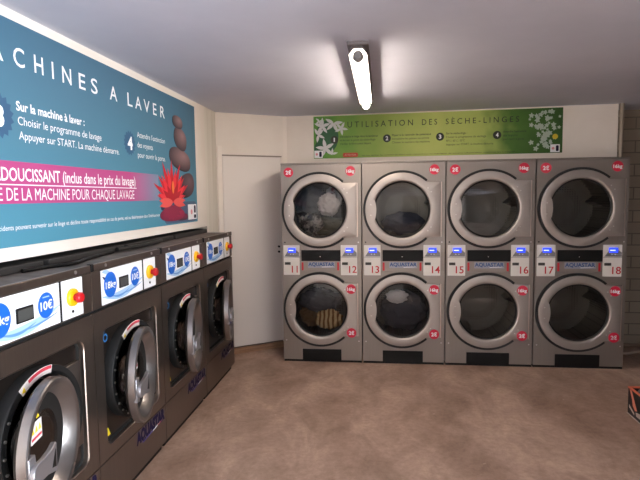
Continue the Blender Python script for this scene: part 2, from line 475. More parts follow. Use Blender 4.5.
    Rout = lambda a: ray_rr(a, .003, W-.003, .297, 1.072, 0)
    fp = MB().radial(Rin2, Rout, [(0, .002), (0, 0), (1, 0), (1, .012)], cx, cz, A, closed=False).build('front_panel', M_bronze, root, smooth=0)
    MB().radial(Rin, Rin2, [(0, .026), (0, .004), (1, 0), (1, .002)], cx, cz, A, closed=False).build('bay_edge', M_edge, root, smooth=30)
    MB().radial(lambda a: ray_rr(a, hx0+.010, hx1-.024, hz0+.022, hz1-.008, r-.01), Rin, [(0, .0262), (1, .0262)], cx, cz, A, closed=False).build('bay_shadow_band', M_gap, root, smooth=0)  # flat black band painting the shadow line inside the bay edge
    Ra = lambda a: ray_rr(a, hx0, hx1, hz0, hz1, r)
    MB().radial(lambda a: .205, Ra, [(0, .05), (0, .028), (1, .028)], cx, cz, A, closed=False).build('door_bay', M_bronze2, root, smooth=0)
    # opening: bezel, rubber gasket with ribs, drum
    g = MB().lathe([(.262, .028), (.266, -.018), (.262, -.026), (.238, -.028), (.230, -.012), (.224, -.020), (.214, -.006), (.206, .03), (.212, .06), (.200, .09), (.208, .12), (.215, .14)], cx, cz, 80).build('door_gasket', M_rubber, root)
    for k in range(7):
        a = R(150 + k*15)
        MB().lathe([(0, -.032), (.006, -.032), (.006, -.027)], cx+.246*math.cos(a), cz+.246*math.sin(a), 12).build('gasket_bolt', M_screw, g)
    dr = MB().lathe([(.215, .14), (.30, .15), (.30, .55), (.10, .57), (0, .57)], cx, cz, 64).build('drum', M_drum2, root)
    for k in range(3):
        a = R(90+120*k+15)
        p = Vector((math.cos(a), 0, math.sin(a))); q = Vector((-math.sin(a), 0, math.cos(a))); m2 = MB(); c0 = Vector((cx, 0, cz))
        rows = []
        for y in (.17, .53):
            rows.append([c0 + p*.298 + q*.05 + Vector((0, y, 0)), c0 + p*.23 + Vector((0, y, 0)), c0 + p*.298 - q*.05 + Vector((0, y, 0))])
        m2.quad_grid(rows).build('drum_paddle', M_drum, dr, smooth=0)
    # curved warning sticker on the bezel
    ws = MB().arc(.234, .266, R(79), R(124), -.0305, -.0265, cx, cz, 24).build('warning_sticker', M_sticky, root, smooth=0)
    MB().arc(.251, .2645, R(80), R(112), -.0315, -.0305, cx, cz, 20).build('red_band', M_stickr, ws, smooth=0)
    a = R(120); px, pz = cx+.250*math.cos(a), cz+.250*math.sin(a)
    MB().prism([(px-.011, pz-.010), (px+.011, pz-.010), (px, pz+.011)], -.0318, -.0305).build('hazard_mark', M_warn, ws, smooth=0)
    # door: ring with hinge shoulder, ajar
    dx, dy = .535, -.034
    door = D = None
    ccx = -.272
    rr = .253
    AA = [2*PI*i/120 for i in range(120)]; Ro = lambda a: rr
    def lv(t, a): return t
    ri = .180
    mb = MB()
    rows = []
    prof = [(.196, .012), (.192, .010), (.191, .006), (.222, -.038), (.228, -.042)]
    for rad, y in prof: rows.append([(ccx+rad*math.cos(a), y, rad*math.sin(a)) for a in AA])
    for off, y in ((-.006, -.044), (-.001, -.040), (0, -.034), (0, -.008), (-.020, .010)):
        rows.append([(ccx+(Ro(a)+off)*math.cos(a), y, (Ro(a)+off)*math.sin(a)) for a in AA])
    mb.quad_grid(rows, close_u=True, close_v=True)
    D = mb.build('door', M_ring, root, smooth=40)
    D.location = (dx, dy, cz); D.rotation_euler = (0, 0, R(12))
    hp = []
    for i in range(13):
        a = R(46 - 92*i/12); hp.append((cx-.015+.262*math.cos(a), cz+.262*math.sin(a)))
    hp += [(.58, cz-.20), (.668, cz-.20), (.672, cz-.195), (.672, cz+.195), (.668, cz+.20), (.58, cz+.20)]
    MB().prism(hp, .000, .027).build('hinge_plate', M_ring2, root, bevel=.003)
    MB().lathe([(.192, .006), (.130, .006), (.124, .016), (.13, .03), (.194, .016)], ccx, 0, 72).build('glass_surround', M_rubber, D)
    MB().lathe([(0, .0055), (.129, .0055), (.1295, .010), (.128, .03), (.122, .06), (.10, .085), (.06, .098), (.0, .102)], ccx, 0, 64).build('glass_bowl', M_wglass, D)
    st = MB().box(ccx-.105, ccx-.013, .0035, .005, .036, .112).build('sticker', M_sticky, D, smooth=0)
    MB().box(ccx-.100, ccx-.018, .0025, .0035, .048, .058).build('red_band', M_stickr, st, smooth=0)
    for k in range(3):
        q = ccx-.089+k*.029
        MB().prism([(q-.011, .072), (q+.011, .072), (q, .097)], .0025, .0035).build('hazard_mark', M_warn, st, smooth=0)
    MB().prism([(ccx-.062, .122), (ccx-.030, .122), (ccx-.046, .150)], .0035, .0055).build('hazard_mark', M_warn, D, smooth=0)
    # lever handle fixed on the free side of the ring
    hb = MB()
    hb.prism([(ccx-.246, -.070), (ccx-.244, .050), (ccx-.195, .05), (ccx-.188, -.01), (ccx-.195, -.08)], -.050, -.030)
    hnd = hb.build('handle', M_handle, D, bevel=.004)
    lz = -.014
    o_ = []
    for i in range(13):
        a = R(90 + 180*i/12); o_.append((ccx-.215+.036*math.cos(a), lz+.036*math.sin(a)))
    o_ += [(ccx-.14, lz-.044), (ccx-.070, lz-.066), (ccx-.062, lz-.062), (ccx-.060, lz+.040), (ccx-.066, lz+.048), (ccx-.105, lz+.036), (ccx-.16, lz+.032)]
    MB().prism(o_, -.068, -.048).build('lever', M_handle, hnd, bevel=.008, seg=3)
    MB().prism([(ccx-.108, lz-.034), (ccx-.076, lz-.044), (ccx-.074, lz+.024)], -.0695, -.062).build('lever_hole', M_black, hnd, smooth=0)
    # lower panel, logo, marks
    MB().box(.003, W-.003, 0, .012, .052, .292).build('lower_panel', M_bronze, root, smooth=0, bevel=.0015)
    lg = MB(); text_into(lg, 'AQUASTAR', .385, .775, .216, .070, -.0008, .07)
    lg.build('brand_lettering', M_navy, root, smooth=0, fix=False)
    sw = MB().prism([(.46, .197), (.60, .207), (.76, .214), (.60, .213), (.46, .203)], -.001, 0).build('brand_underline', mat('underline_violet', srgb(66, 60, 130), .4), root, smooth=0)
    MB().prism([(.600, .2065), (.665, .211), (.735, .2195), (.665, .217), (.600, .2115)], -.0018, -.001).build('white_dash', M_white, sw, smooth=0)
    MB().prism([(.665, .211), (.735, .2195), (.70, .2185), (.668, .2165)], -.0022, -.0018).build('red_dash', M_redb, sw, smooth=0)
    MB().prism([(.112, .396), (.152, .396), (.132, .438)], .0225, .028).build('hazard_mark', M_warn, root, smooth=0)
    rg = MB(); rg.lathe([(.014, .0265), (.022, .0265)], .150, .912, 28); rg.prism([(.127, .925), (.136, .933), (.150, .952), (.143, .955), (.131, .942)], .026, .028)
    rg.build('blue_symbol_and_glint', mat('symbol_blue', srgb(52, 112, 172), .4), root, smooth=0, fix=False)  # blue sticker mark, with a lamp reflection drawn into its shape
    return root

wash = make_washer()
wl = ['dark steel washing machine nearest the camera, cut by the left edge of the photo',
      'dark steel washing machine, second from the near end, under the stacked stones print',
      'dark steel washing machine, third from the near end of the row',
      'dark steel washing machine at the far end of the row, beside the white door']
for i, y in enumerate((1.557, 2.355, 3.155, 3.955)):
    o = wash if i == 0 else copy_tree(wash)
    o.location = (-1.396, y, 0); o.rotation_euler = (0, 0, PI/2)
    o['label'] = wl[i]; o['group'] = 'washing machines along the left wall'

# hoses and dusty things lying on the washer tops
def cable(name, pts, r, m, label, cat):
    P = []
    n = len(pts)
    for i in range(n-1):
        p0, p1, p2, p3 = (Vector(pts[max(i-1, 0)]), Vector(pts[i]), Vector(pts[i+1]), Vector(pts[min(i+2, n-1)]))
        for k in range(10):
            t = k/10
            P.append(.5*((2*p1)+(-p0+p2)*t+(2*p0-5*p1+4*p2-p3)*t*t+(-p0+3*p1-3*p2+p3)*t**3))
    P.append(Vector(pts[-1]))
    return tag(MB().tube(P, r, 10).build(name, m), label, cat)
cable('power_cable', [(-1.60, 2.15, 1.3125), (-1.57, 2.30, 1.3125), (-1.52, 2.42, 1.3125), (-1.56, 2.60, 1.3125), (-1.59, 2.80, 1.3125), (-1.60, 2.95, 1.3125)], .009, M_black, 'black cable lying on top of the first two washing machines', 'cable')
cable('drain_hose', [(-1.600, 3.00, 1.3225), (-1.575, 3.12, 1.3225), (-1.560, 3.30, 1.3225), (-1.575, 3.50, 1.3225), (-1.600, 3.65, 1.3225)], .0135, M_rubber, 'thick black hose on the washer tops below the lotus sign', 'hose')

# ---------------------------------------------------------------- stacked dryers
def make_dryer():
    W = .7955
    root = empty('stacked_dryer', 'dryer', 'tumble dryer')
    H = 1.950
    mb = MB()
    mb.box(.005, .016, .014, .76, .02, H); mb.box(W-.016, W-.005, .014, .76, .02, H)
    mb.box(.016, W-.016, .74, .76, .02, H); mb.box(.016, W-.016, .01, .74, H-.015, H); mb.box(.016, W-.016, .01, .74, .02, .03)
    mb.box(.016, W-.016, .02, .74, .99, 1.0)
    mb.build('cabinet', M_silver, root, smooth=0)
    MB().box(.008, W-.008, .004, .74, 0, .02).build('plinth', M_gap, root, smooth=0)
    MB().box(.004, W-.004, -.002, .01, 1.938, 1.950).build('top_trim', M_silver, root, smooth=0, bevel=.002)
    cx = .381
    # front plates with round holes: lower, upper, and the control band between
    def plate(cz, z0, z1, nm):
        def Ro(a):
            c, s = math.cos(a), math.sin(a)
            tx = ((W-.006-cx) if c > 0 else (cx-.006))/abs(c) if abs(c) > 1e-6 else 1e9
            tz = ((z1-cz) if s > 0 else (cz-z0))/abs(s) if abs(s) > 1e-6 else 1e9
            return min(tx, tz)
        A = sorted([2*PI*i/120 for i in range(120)] + [math.atan2(z-cz, x-cx) % (2*PI) for x in (.006, W-.006) for z in (z0, z1)])
        return MB().radial(lambda a: .269, Ro, [(0, .012), (0, 0), (1, 0), (1, .012)], cx, cz, A, closed=False).build(nm, M_silver, root, smooth=0)
    plate(.528, .022, .900, 'front_panel')
    plate(1.495, 1.100, 1.932, 'front_panel')
    MB().box(.006, W-.006, 0, .012, .902, 1.098).build('middle_panel', M_silver, root, smooth=0)
    # black vent slots
    for z0, z1 in ((.013, .130), (1.003, 1.110)):
        v = MB().prism(rrect(.198, .586, z0, z1, .004, 2), -.006, 0).build('vent_cover', M_black, root, smooth=0, bevel=.001)
        if z0 > 1: MB().prism(circ(.386, (z0+z1)/2-.01, .004, 10), -.008, -.006).build('screw', M_screw, v, smooth=0)
    # brand strip
    MB().box(.262, .530, -.002, 0, .936, .994).build('brand_plate', M_logop, root, smooth=0)
    text('AQUASTAR', .266, .526, .955, .034, -.0028, M_logob, root, name='brand_lettering', bold=.03)
    MB().prism([(.40, .942), (.50, .946), (.52, .950), (.40, .947)], -.003, -.002).build('brand_underline', M_white, root, smooth=0)
    for x in (.196, .548):
        MB().prism(rrect(x+.004, x+.022, .912, .990, .003, 2), -.002, 0).build('red_arrow_strip', M_redtxt, root, smooth=0)
    # control panels
    for s, x0 in ((0, .020), (1, .588)):
        x1 = x0+.160
        cpn = MB().prism(rrect(x0, x1, .866, 1.158, .004, 2), -.004, 0).build('control_panel', M_plate, root, smooth=0)
        MB().box(x0, x1, -.0046, -.004, 1.040, 1.044).build('panel_joint', M_wedge, cpn, smooth=0)
        MB().prism([(x0+.012, 1.050), (x1-.004, 1.050), (x1-.004, 1.085), (x1-.030, 1.108), (x0+.050, 1.108)], -.010, -.004).build('display_housing', M_wedge, cpn, smooth=0)
        d = MB().box(x0+.048, x0+.122, -.014, -.004, 1.086, 1.130).build('display', M_disp, cpn, smooth=0)
        MB().box(x0+.056, x0+.100, -.0146, -.014, 1.104, 1.112).build('digits', M_dispw, d, smooth=0)
        for k in range(2):
            MB().prism(circ(x0+.072+k*.028, 1.070, .006, 12), -.013, -.010).build('push_button', mat('pale_button', srgb(190, 195, 215), .4), cpn, smooth=0)
        c = MB().prism(rrect(x0+.012, x0+.070, .966, .992, .003, 2), -.010, -.004).build('coin_slot', mat('slot_grey', srgb(72, 70, 66), .4, .3), cpn, smooth=0, bevel=.001)
        MB().box(x0+.024, x0+.058, -.0108, -.010, .977, .981).build('slit', M_gap, c, smooth=0)
    for (x, z) in ((.035, 1.185), (.035, .215), (W-.035, 1.185), (W-.035, .215)):
        MB().lathe([(0, -.003), (.006, -.003), (.007, 0)], x, z, 12).build('screw', M_black if x < .1 and z > 1 else M_screw, root)
    # doors
    for cz in (1.495, .528):
        ring = MB()
        rr, xr, hz = .346, .364, .258
        AA = D_angles(rr, xr, hz); Ro = D_outline(rr, xr, hz)
        rows = []
        for rad, y in [(.267, .010), (.267, -.024), (.2685, -.029), (.273, -.0328), (.290, -.0335)]:
            rows.append([(cx+rad*math.cos(a), y, cz+rad*math.sin(a)) for a in AA])
        for off, y in ((-.004, -.034), (-.001, -.033), (0, -.030), (0, -.001)):
            rows.append([(cx+(Ro(a)+off)*math.cos(a), y, cz+(Ro(a)+off)*math.sin(a)) for a in AA])
        D = ring.quad_grid(rows, close_u=True).build('door', M_silver_d, root, smooth=40)
        MB().arc(.3465, .368, R(49), R(311), -.024, -.001, cx, cz, 90).build('door_seal', M_rubber, D)  # black gasket arc around the door ring
        MB().lathe([(.2675, -.014), (.263, -.017), (.254, -.010), (.252, .004), (.2675, .008)], cx, cz, 80).build('glass_seal', M_rubber, D)
        MB().lathe([(.255, -.004), (.20, -.010), (.12, -.016), (0, -.018)], cx, cz, 64).build('door_glass', M_glass, D)
        # grip lug on the free side
        lug = [(cx-.300, cz-.085), (cx-.270, cz-.098), (cx-.256, cz-.094), (cx-.250, cz-.082), (cx-.246, cz-.06), (cx-.241, cz-.03), (cx-.239, cz), (cx-.241, cz+.03), (cx-.246, cz+.06), (cx-.250, cz+.082), (cx-.256, cz+.094), (cx-.270, cz+.098), (cx-.300, cz+.085)]
        MB().prism(lug, -.0337, -.012).build('grip', M_silver_d, D, bevel=.001, smooth=40)
        m2 = MB()
        for (x, z) in ((cx-.292, cz+.05), (cx-.292, cz-.05), (cx+.245, cz+.20), (cx+.275, cz+.165), (cx+.245, cz-.20), (cx+.275, cz-.165)):
            m2.lathe([(0, -.037), (.005, -.037), (.007, -.033)], x, z, 12)
        m2.build('rivets', M_screw, D)
        MB().box(cx+.3665, cx+.375, -.020, 0, cz-.258, cz+.258).build('hinge_edge', M_edge, D, smooth=0)
        dr = MB().lathe([(.268, .012), (.272, .03), (.335, .05), (.335, .60), (.12, .63), (0, .63)], cx, cz, 64).build('drum', M_drum, root)
        for k in range(3):
            a = R(90+120*k+40); p = Vector((math.cos(a), 0, math.sin(a))); q = Vector((-math.sin(a), 0, math.cos(a))); c0 = Vector((cx, 0, cz))
            rows = [[c0+p*.334+q*.05+Vector((0, y, 0)), c0+p*.25+Vector((0, y, 0)), c0+p*.334-q*.05+Vector((0, y, 0))] for y in (.36, .58)]
            MB().quad_grid(rows).build('drum_paddle', M_drum, dr, smooth=0)
    badge(root, .688, 1.866, .047, 0, M_red, '16kg', .030, 'weight_badge')
    badge(root, .688, .735, .047, -.034, M_red, '16kg', .030, 'weight_badge')
    badge(root, .690, .306, .047, -.034, M_red, '2€', .036, 'price_badge', w=1.05)
    return root

dry = make_dryer()
DX, DY = -.967, 5.000
dlab = ['silver stacked tumble dryer numbered 11 and 12, with laundry behind both round doors',
        'silver stacked tumble dryer numbered 13 and 14, without a price badge at its top',
        'silver stacked tumble dryer numbered 15 and 16, with two empty drums',
        'silver stacked tumble dryer numbered 17 and 18, at the dim end near the conduit']
towers = []
TX = (-.968, -.183, .603, 1.411, 2.222)
for i in range(4):
    o = dry if i == 0 else copy_tree(dry)
    o.location = (TX[i], DY, 0); o.scale = ((TX[i+1]-TX[i])/.7955, 1, 1); o['label'] = dlab[i]; o['group'] = 'stacked dryers along the back wall'
    towers.append(o)
for i, o in enumerate(towers):
    pans = [c for c in o.children if c.name.startswith('control_panel')]
    pans.sort(key=lambda c: min(v.co.x for v in c.data.vertices))
    for s in (0, 1):
        x0 = (.020, .588)[s]
        text(str(11+2*i+s), x0+(.110, .118)[s], None, .890, .066, -.0048, M_redtxt, pans[s], name='number', bold=0.012)
    if i != 1: badge(o, .082, 1.862, .047, 0, M_red, '2€', .036, 'price_badge', w=1.05)

# laundry inside the drums
def cloth_lump(name, c, s, m, seed, amp=.35, freq=3., label='', cat='clothing', group=None, sq=0.):
    import bmesh
    bm = bmesh.new(); bmesh.ops.create_icosphere(bm, subdivisions=5, radius=1)
    for v in bm.verts:
        p = v.co.copy(); q = p*freq + Vector((seed*7.3, seed*3.1, seed*1.7))
        w = noise.noise(q)*.6 + (1-abs(noise.noise(q*1.9)))*.5 + noise.noise(q*4.3)*.16 - .3
        v.co = p*(1+amp*w)
    me = bpy.data.meshes.new(name); 
    for v in bm.verts: v.co = Vector((v.co.x*s[0], v.co.y*s[1], v.co.z*s[2]))
    bm.to_mesh(me); bm.free(); me.shade_smooth(); me.materials.append(m)
    o = bpy.data.objects.new(name, me); COL.objects.link(o); o.location = c
    return tag(o, label, cat, group)
M_cd = mat('charcoal_cotton', srgb(72, 72, 80), .9); M_cw = mat('white_cotton', srgb(238, 230, 228), .9)
M_cm = mat('mottled_cotton', srgb(110, 104, 100), .9)
add_noise_color(M_cm, srgb(50, 48, 50), srgb(176, 168, 160), (9, 9, 9), 2., 4, .42, .58)
M_ct = mat('tan_striped_cotton', srgb(190, 150, 96), .9)
def stripes():
    nt, N, L, b = nodes_of(M_ct)
    tc = N.new('ShaderNodeTexCoord'); wv = N.new('ShaderNodeTexWave'); wv.inputs['Scale'].default_value = 7; wv.inputs['Distortion'].default_value = 3
    cr = N.new('ShaderNodeValToRGB'); e = cr.color_ramp.elements; e[0].position = .35; e[1].position = .5
    e[0].color = srgb(150, 104, 56); e[1].color = srgb(240, 204, 146)
    L.new(tc.outputs['Object'], wv.inputs['Vector']); L.new(wv.outputs['Fac'], cr.inputs['Fac']); L.new(cr.outputs['Color'], b.inputs['Base Color'])
stripes()
M_cp = mat('printed_cotton', srgb(200, 190, 190), .9)
add_noise_color(M_cp, srgb(150, 60, 70), srgb(214, 208, 206), (7, 7, 7), 2., 3, .36, .44)
M_co = mat('olive_cotton', srgb(92, 92, 74), .9)
d1 = DX+.376
g1 = 'laundry behind the upper door of dryer 11 and 12'; g2 = 'laundry behind the lower door of dryer 11 and 12'
def lump(dx, y, z, sx, sy, sz, m, seed, amp, label, g=None, d=d1):
    cloth_lump('garment', (d+dx, y, z), (sx, sy, sz), m, seed, amp*1.25, 3.4, label, 'clothing', g)
lump(-.11, 5.235, 1.56, .15, .030, .155, M_cd, 1, .3, 'charcoal garment in the upper left of the first dryer drum', g1)
lump(.085, 5.065, 1.545, .10, .028, .105, M_cw, 2, .3, 'white garment pressed to the upper glass of the first dryer', g1)
lump(.125, 5.150, 1.60, .08, .030, .12, M_cp, 3, .3, 'printed garment behind the white one in the upper drum', g1)
lump(-.09, 5.065, 1.365, .105, .028, .085, M_cm, 4, .4, 'mottled garment at the lower left of the upper drum', g1)
lump(.06, 5.150, 1.335, .17, .032, .085, M_co, 5, .3, 'olive garment at the bottom of the upper drum', g1)
lump(-.02, 5.150, .585, .195, .030, .115, M_cd, 6, .3, 'charcoal garment across the middle of the lower drum of the first dryer', g2)
lump(.05, 5.235, .70, .13, .030, .085, M_cw, 7, .3, 'white garment at the top of the lower drum of the first dryer', g2)
lump(.075, 5.065, .415, .125, .028, .090, M_ct, 8, .35, 'tan striped garment at the bottom of the first dryer', g2)
lump(-.11, 5.235, .42, .12, .032, .11, mat('brown_cotton', srgb(130, 100, 68), .9), 9, .3, 'brown garment at the lower left of the first dryer', g2)
d2 = d1+.783
g3 = 'laundry behind the lower door of dryer 13 and 14'
lump(.02, 5.170, .50, .21, .050, .19, M_cd, 10, .25, 'dark garment filling the lower drum of dryer 13 and 14', g3, d2)
lump(-.04, 5.065, .650, .100, .026, .065, M_cw, 11, .22, 'white garment at the top of the lower drum of dryer 13 and 14', g3, d2)
lump(.02, 5.170, 1.36, .19, .05, .10, mat('reflection_navy', srgb(40, 46, 66), .9), 12, .3, 'dark lump standing for a bluish reflection in the upper glass of dryer 13 and 14', None, d2)  # dark lump added in place of a reflection on the glass

# ---------------------------------------------------------------- printed signs
def sign_mat(name, stops, zfade=None, axis=0, length=1., noise_amt=.08, nscale=4.):
    m = mat(name, (.5, .5, .5, 1), .55); nt, N, L, b = nodes_of(m)
    b.inputs['Specular IOR Level'].default_value = .3
    tc = N.new('ShaderNodeTexCoord'); sx = N.new('ShaderNodeSeparateXYZ'); L.new(tc.outputs['Object'], sx.inputs[0])
    no = N.new('ShaderNodeTexNoise'); no.inputs['Scale'].default_value = nscale; L.new(tc.outputs['Object'], no.inputs['Vector'])
    dv = N.new('ShaderNodeMath'); dv.operation = 'DIVIDE'; dv.inputs[1].default_value = length; L.new(sx.outputs[axis], dv.inputs[0])
    sb = N.new('ShaderNodeMath'); sb.operation = 'MULTIPLY_ADD'; sb.inputs[1].default_value = noise_amt*2; sb.inputs[2].default_value = -noise_amt
    L.new(no.outputs['Fac'], sb.inputs[0])
    ad = N.new('ShaderNodeMath'); L.new(dv.outputs[0], ad.inputs[0]); L.new(sb.outputs[0], ad.inputs[1])
    cr = N.new('ShaderNodeValToRGB'); e = cr.color_ramp.elements
    e[0].position = stops[0][0]; e[0].color = stops[0][1]; e[1].position = stops[-1][0]; e[1].color = stops[-1][1]
    for p, c in stops[1:-1]:
        n = e.new(p); n.color = c
    L.new(ad.outputs[0], cr.inputs['Fac']); L.new(cr.outputs['Color'], b.inputs['Base Color'])
    return m

# washing instructions, left wall; local x = along the wall, z = height
sg = empty('wall_sign', 'large teal washing instructions sign with pink band on the left wall', 'sign', (XL, 0, 0), PI/2)
Y0 = 1.30
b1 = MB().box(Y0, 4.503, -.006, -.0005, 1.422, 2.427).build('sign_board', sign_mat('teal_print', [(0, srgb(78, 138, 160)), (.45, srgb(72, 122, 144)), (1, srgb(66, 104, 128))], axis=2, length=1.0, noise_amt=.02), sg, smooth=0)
# object z runs 1.42..2.43: shift the gradient
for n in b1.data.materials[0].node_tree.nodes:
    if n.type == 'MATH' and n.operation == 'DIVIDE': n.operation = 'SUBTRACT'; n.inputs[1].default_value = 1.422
y = -.0068
pk = MB().box(Y0, 3.70, -.0070, -.006, 1.614, 1.803).build('pink_band', None or mat('pink_print', srgb(178, 64, 124), .55), sg, smooth=0)
def fade():
    nt, N, L, b = nodes_of(MATS['pink_print'])
    tc = N.new('ShaderNodeTexCoord'); sx = N.new('ShaderNodeSeparateXYZ'); L.new(tc.outputs['Object'], sx.inputs[0])
    mr = N.new('ShaderNodeMapRange'); mr.inputs['From Min'].default_value = 3.15; mr.inputs['From Max'].default_value = 3.70
    L.new(sx.outputs[0], mr.inputs['Value'])
    cr = N.new('ShaderNodeValToRGB'); e = cr.color_ramp.elements
    e[0].color = srgb(178, 64, 124); e[1].color = srgb(112, 136, 160); e[0].position = .2
    L.new(mr.outputs[0], cr.inputs['Fac']); L.new(cr.outputs['Color'], b.inputs['Base Color'])
fade()
S = lambda *a, **k: text(*a, M_white, sg, name='lettering', **k)
hd = MB()
for ch, x0, x1 in (('M', 1.872, 1.975), ('A', 2.050, 2.148), ('C', 2.212, 2.286), ('H', 2.354, 2.421), ('I', 2.488, 2.502), ('N', 2.573, 2.653), ('E', 2.722, 2.785), ('S', 2.842, 2.911),
                   ('A', 3.047, 3.137), ('L', 3.270, 3.338), ('A', 3.376, 3.470), ('V', 3.504, 3.598), ('E', 3.652, 3.712), ('R', 3.776, 3.856)):
    text_into(hd, ch, x0, x1, 2.232, .083, -.0075, .008)
hd.build('lettering', M_white, sg, smooth=0, fix=False)
S('Sur la machine à laver :', 2.211, 2.757, 2.034, .041, -.0075, bold=.02)
S('Choisir le programme de lavage', 2.217, 2.928, 1.970, .037, -.0075)
S('Appuyer sur START. La machine démarre.', 2.219, 3.133, 1.905, .036, -.0075)
S("Attendre l'extinction", 3.386, 3.842, 2.042, .036, -.0075)
S('des voyants', 3.386, 3.625, 1.975, .036, -.0075)
S('pour ouvrir la porte.', 3.386, 3.838, 1.908, .036, -.0075)
S('ADOUCISSANT (inclus dans le prix du lavage)', 2.040, 3.332, 1.716, .058, -.0075, bold=.012)
MB().box(1.95, 3.345, -.0078, -.007, 1.696, 1.701).build('underline', M_white, sg, smooth=0)
S('E DE LA MACHINE POUR CHAQUE LAVAGE', 2.066, 3.310, 1.628, .056, -.0075)
S("accidents pouvant survenir sur le linge et décline toute responsabilité en cas de perte, vol ou détérioration dans l'établissement", 2.03, 3.70, 1.497, .022, -.0075)
M_star = mat('burst_blue', srgb(34, 82, 118), .55)
def burst(x, z, r, n=16):
    return [(x + (r if i % 2 else r*.82)*math.cos(PI*i/n), z + (r if i % 2 else r*.82)*math.sin(PI*i/n)) for i in range(2*n)]
MB().prism(burst(2.095, 1.995, .100), -.0068, -.006).build('number_burst', M_star, sg, smooth=0)
S('3', 2.072, 2.130, 1.950, .090, -.0078, bold=.04)
MB().prism(burst(3.280, 1.992, .080), -.0068, -.006).build('number_burst', M_star, sg, smooth=0)
S('4', 3.248, 3.316, 1.952, .082, -.0078, bold=.04)
# printed pebbles, water lily, reflection
def print_stone(x, z, rx, rz, rot, c1, c2, k):
    m = mat('pebble_print_%d' % k, c1, .6); nt, N, L, b = nodes_of(m)
    tc = N.new('ShaderNodeTexCoord'); mp = N.new('ShaderNodeMapping'); gr = N.new('ShaderNodeTexGradient'); gr.gradient_type = 'SPHERICAL'
    mp.inputs['Location'].default_value = (-(x+.35*rx)/(1.5*rx), 0, -(z+.35*rz)/(1.5*rz)); mp.inputs['Scale'].default_value = (1/(1.5*rx), 0, 1/(1.5*rz))
    cr = N.new('ShaderNodeValToRGB'); e = cr.color_ramp.elements; e[0].color = c1; e[1].color = c2; e[0].position = .1
    L.new(tc.outputs['Object'], mp.inputs[0]); L.new(mp.outputs[0], gr.inputs[0]); L.new(gr.outputs['Fac'], cr.inputs['Fac']); L.new(cr.outputs['Color'], b.inputs['Base Color'])
    pts = []
    for i in range(36):
        a = 2*PI*i/36; px, pz = rx*math.copysign(abs(math.cos(a))**.85, math.cos(a)), rz*math.copysign(abs(math.sin(a))**.85, math.sin(a))
        pts.append((x+px*math.cos(rot)-pz*math.sin(rot), z+px*math.sin(rot)+pz*math.cos(rot)))
    MB().prism(pts, -.0068-.0004*k, -.006).build('pebble_print', m, sg, smooth=0)
dk, lt = srgb(44, 32, 40), srgb(150, 116, 118)
MB().prism(rrect(3.78, 4.49, 1.43, 1.60, .06, 6), -.0064, -.006).build('pool_print', mat('pool_print', srgb(70, 92, 120), .55), sg, smooth=0)
print_stone(4.27, 1.735, .17, .10, R(10), dk, srgb(110, 84, 92), 0)
print_stone(4.14, 1.942, .225, .088, R(-8), dk, lt, 1)
print_stone(4.155, 2.108, .135, .088, R(-14), dk, lt, 2)
print_stone(4.105, 2.238, .105, .050, R(-4), dk, lt, 3)
print_stone(4.14, 1.475, .13, .03, 0, srgb(60, 36, 52), srgb(120, 40, 70), 4)
print_stone(3.95, 1.50, .24, .050, 0, srgb(120, 30, 62), srgb(170, 40, 80), 5)
print_stone(3.82, 1.555, .09, .02, 0, srgb(28, 60, 90), srgb(40, 80, 110), 6)
HX = 1.75
def petal(x, z, L, w, a, m, k):
    pts = []
    for i in range(9):
        t = i/8; pts.append((L*t, w*math.sin(PI*min(t*1.0, 1)**.8)))
    for i in range(7, 0, -1):
        t = i/8; pts.append((L*t, -w*math.sin(PI*t**.8)))
    c, s = math.cos(a), math.sin(a)
    return [(x+(p*c-q*s)*HX, z+p*s+q*c) for p, q in pts]
reds = [mat('lotus_red_%d' % i, srgb(*c), .6) for i, c in enumerate(((196, 26, 44), (224, 48, 60), (176, 20, 40), (222, 84, 80)))]
LX, LZ = 3.945, 1.60
k = 0
for layer, (n, L_, w_, s0) in enumerate(((9, .31, .020, 0), (8, .25, .022, .5), (7, .17, .022, 0))):
    grp = MB()
    for i in range(n):
        a = R(18) + R(144)*(i+s0*.5)/(n-1+s0)
        ln = L_*(.45+.55*abs(math.sin(a))) * (1.06 if 60 < math.degrees(a) < 110 else .88 + .12*(i % 2))
        yy = -.0088-.0014*layer-.00012*(i*5 % n); grp.prism(petal(LX, LZ, ln, w_, a, None, k), yy, yy+.0001)
    grp.build('lotus_petals_print', reds[layer], sg, smooth=0)
grp = MB()
for q, a in enumerate((R(5), R(175), R(-12), R(192))): grp.prism(petal(LX, LZ, .15, .026, a, None, k), -.0134-.0002*q, -.0133-.0002*q)
grp.build('lotus_petals_print', reds[3], sg, smooth=0)
MB().prism(circ(LX+.005, LZ+.115, .022, 16, .05), -.0148, -.0145).build('lotus_heart_print', mat('lotus_orange', srgb(230, 120, 60), .6), sg, smooth=0)
grp = MB()
for i in range(7): grp.prism(petal(LX, LZ-.03, .12, .026, R(-20-140*i/6), None, k), -.0100-.0001*i, -.0099-.0001*i)
grp.build('lotus_reflection_print', mat('lotus_refl', srgb(140, 34, 66), .6), sg, smooth=0)
lb = MB().box(4.275, 4.475, -.0075, -.006, 1.445, 1.575).build('corner_logo', M_white, sg, smooth=0)
MB().prism(circ(4.355, 1.51, .022, 18), -.0081, -.0075).build('mark', mat('logo_pink', srgb(226, 150, 160), .5), lb, smooth=0)
MB().prism(rrect(4.415, 4.455, 1.50, 1.565, .012, 4), -.0081, -.0075).build('mark', M_navy, lb, smooth=0)
MB().prism(rrect(4.41, 4.46, 1.455, 1.485, .006, 4), -.0081, -.0075).build('mark', M_navy, lb, smooth=0)

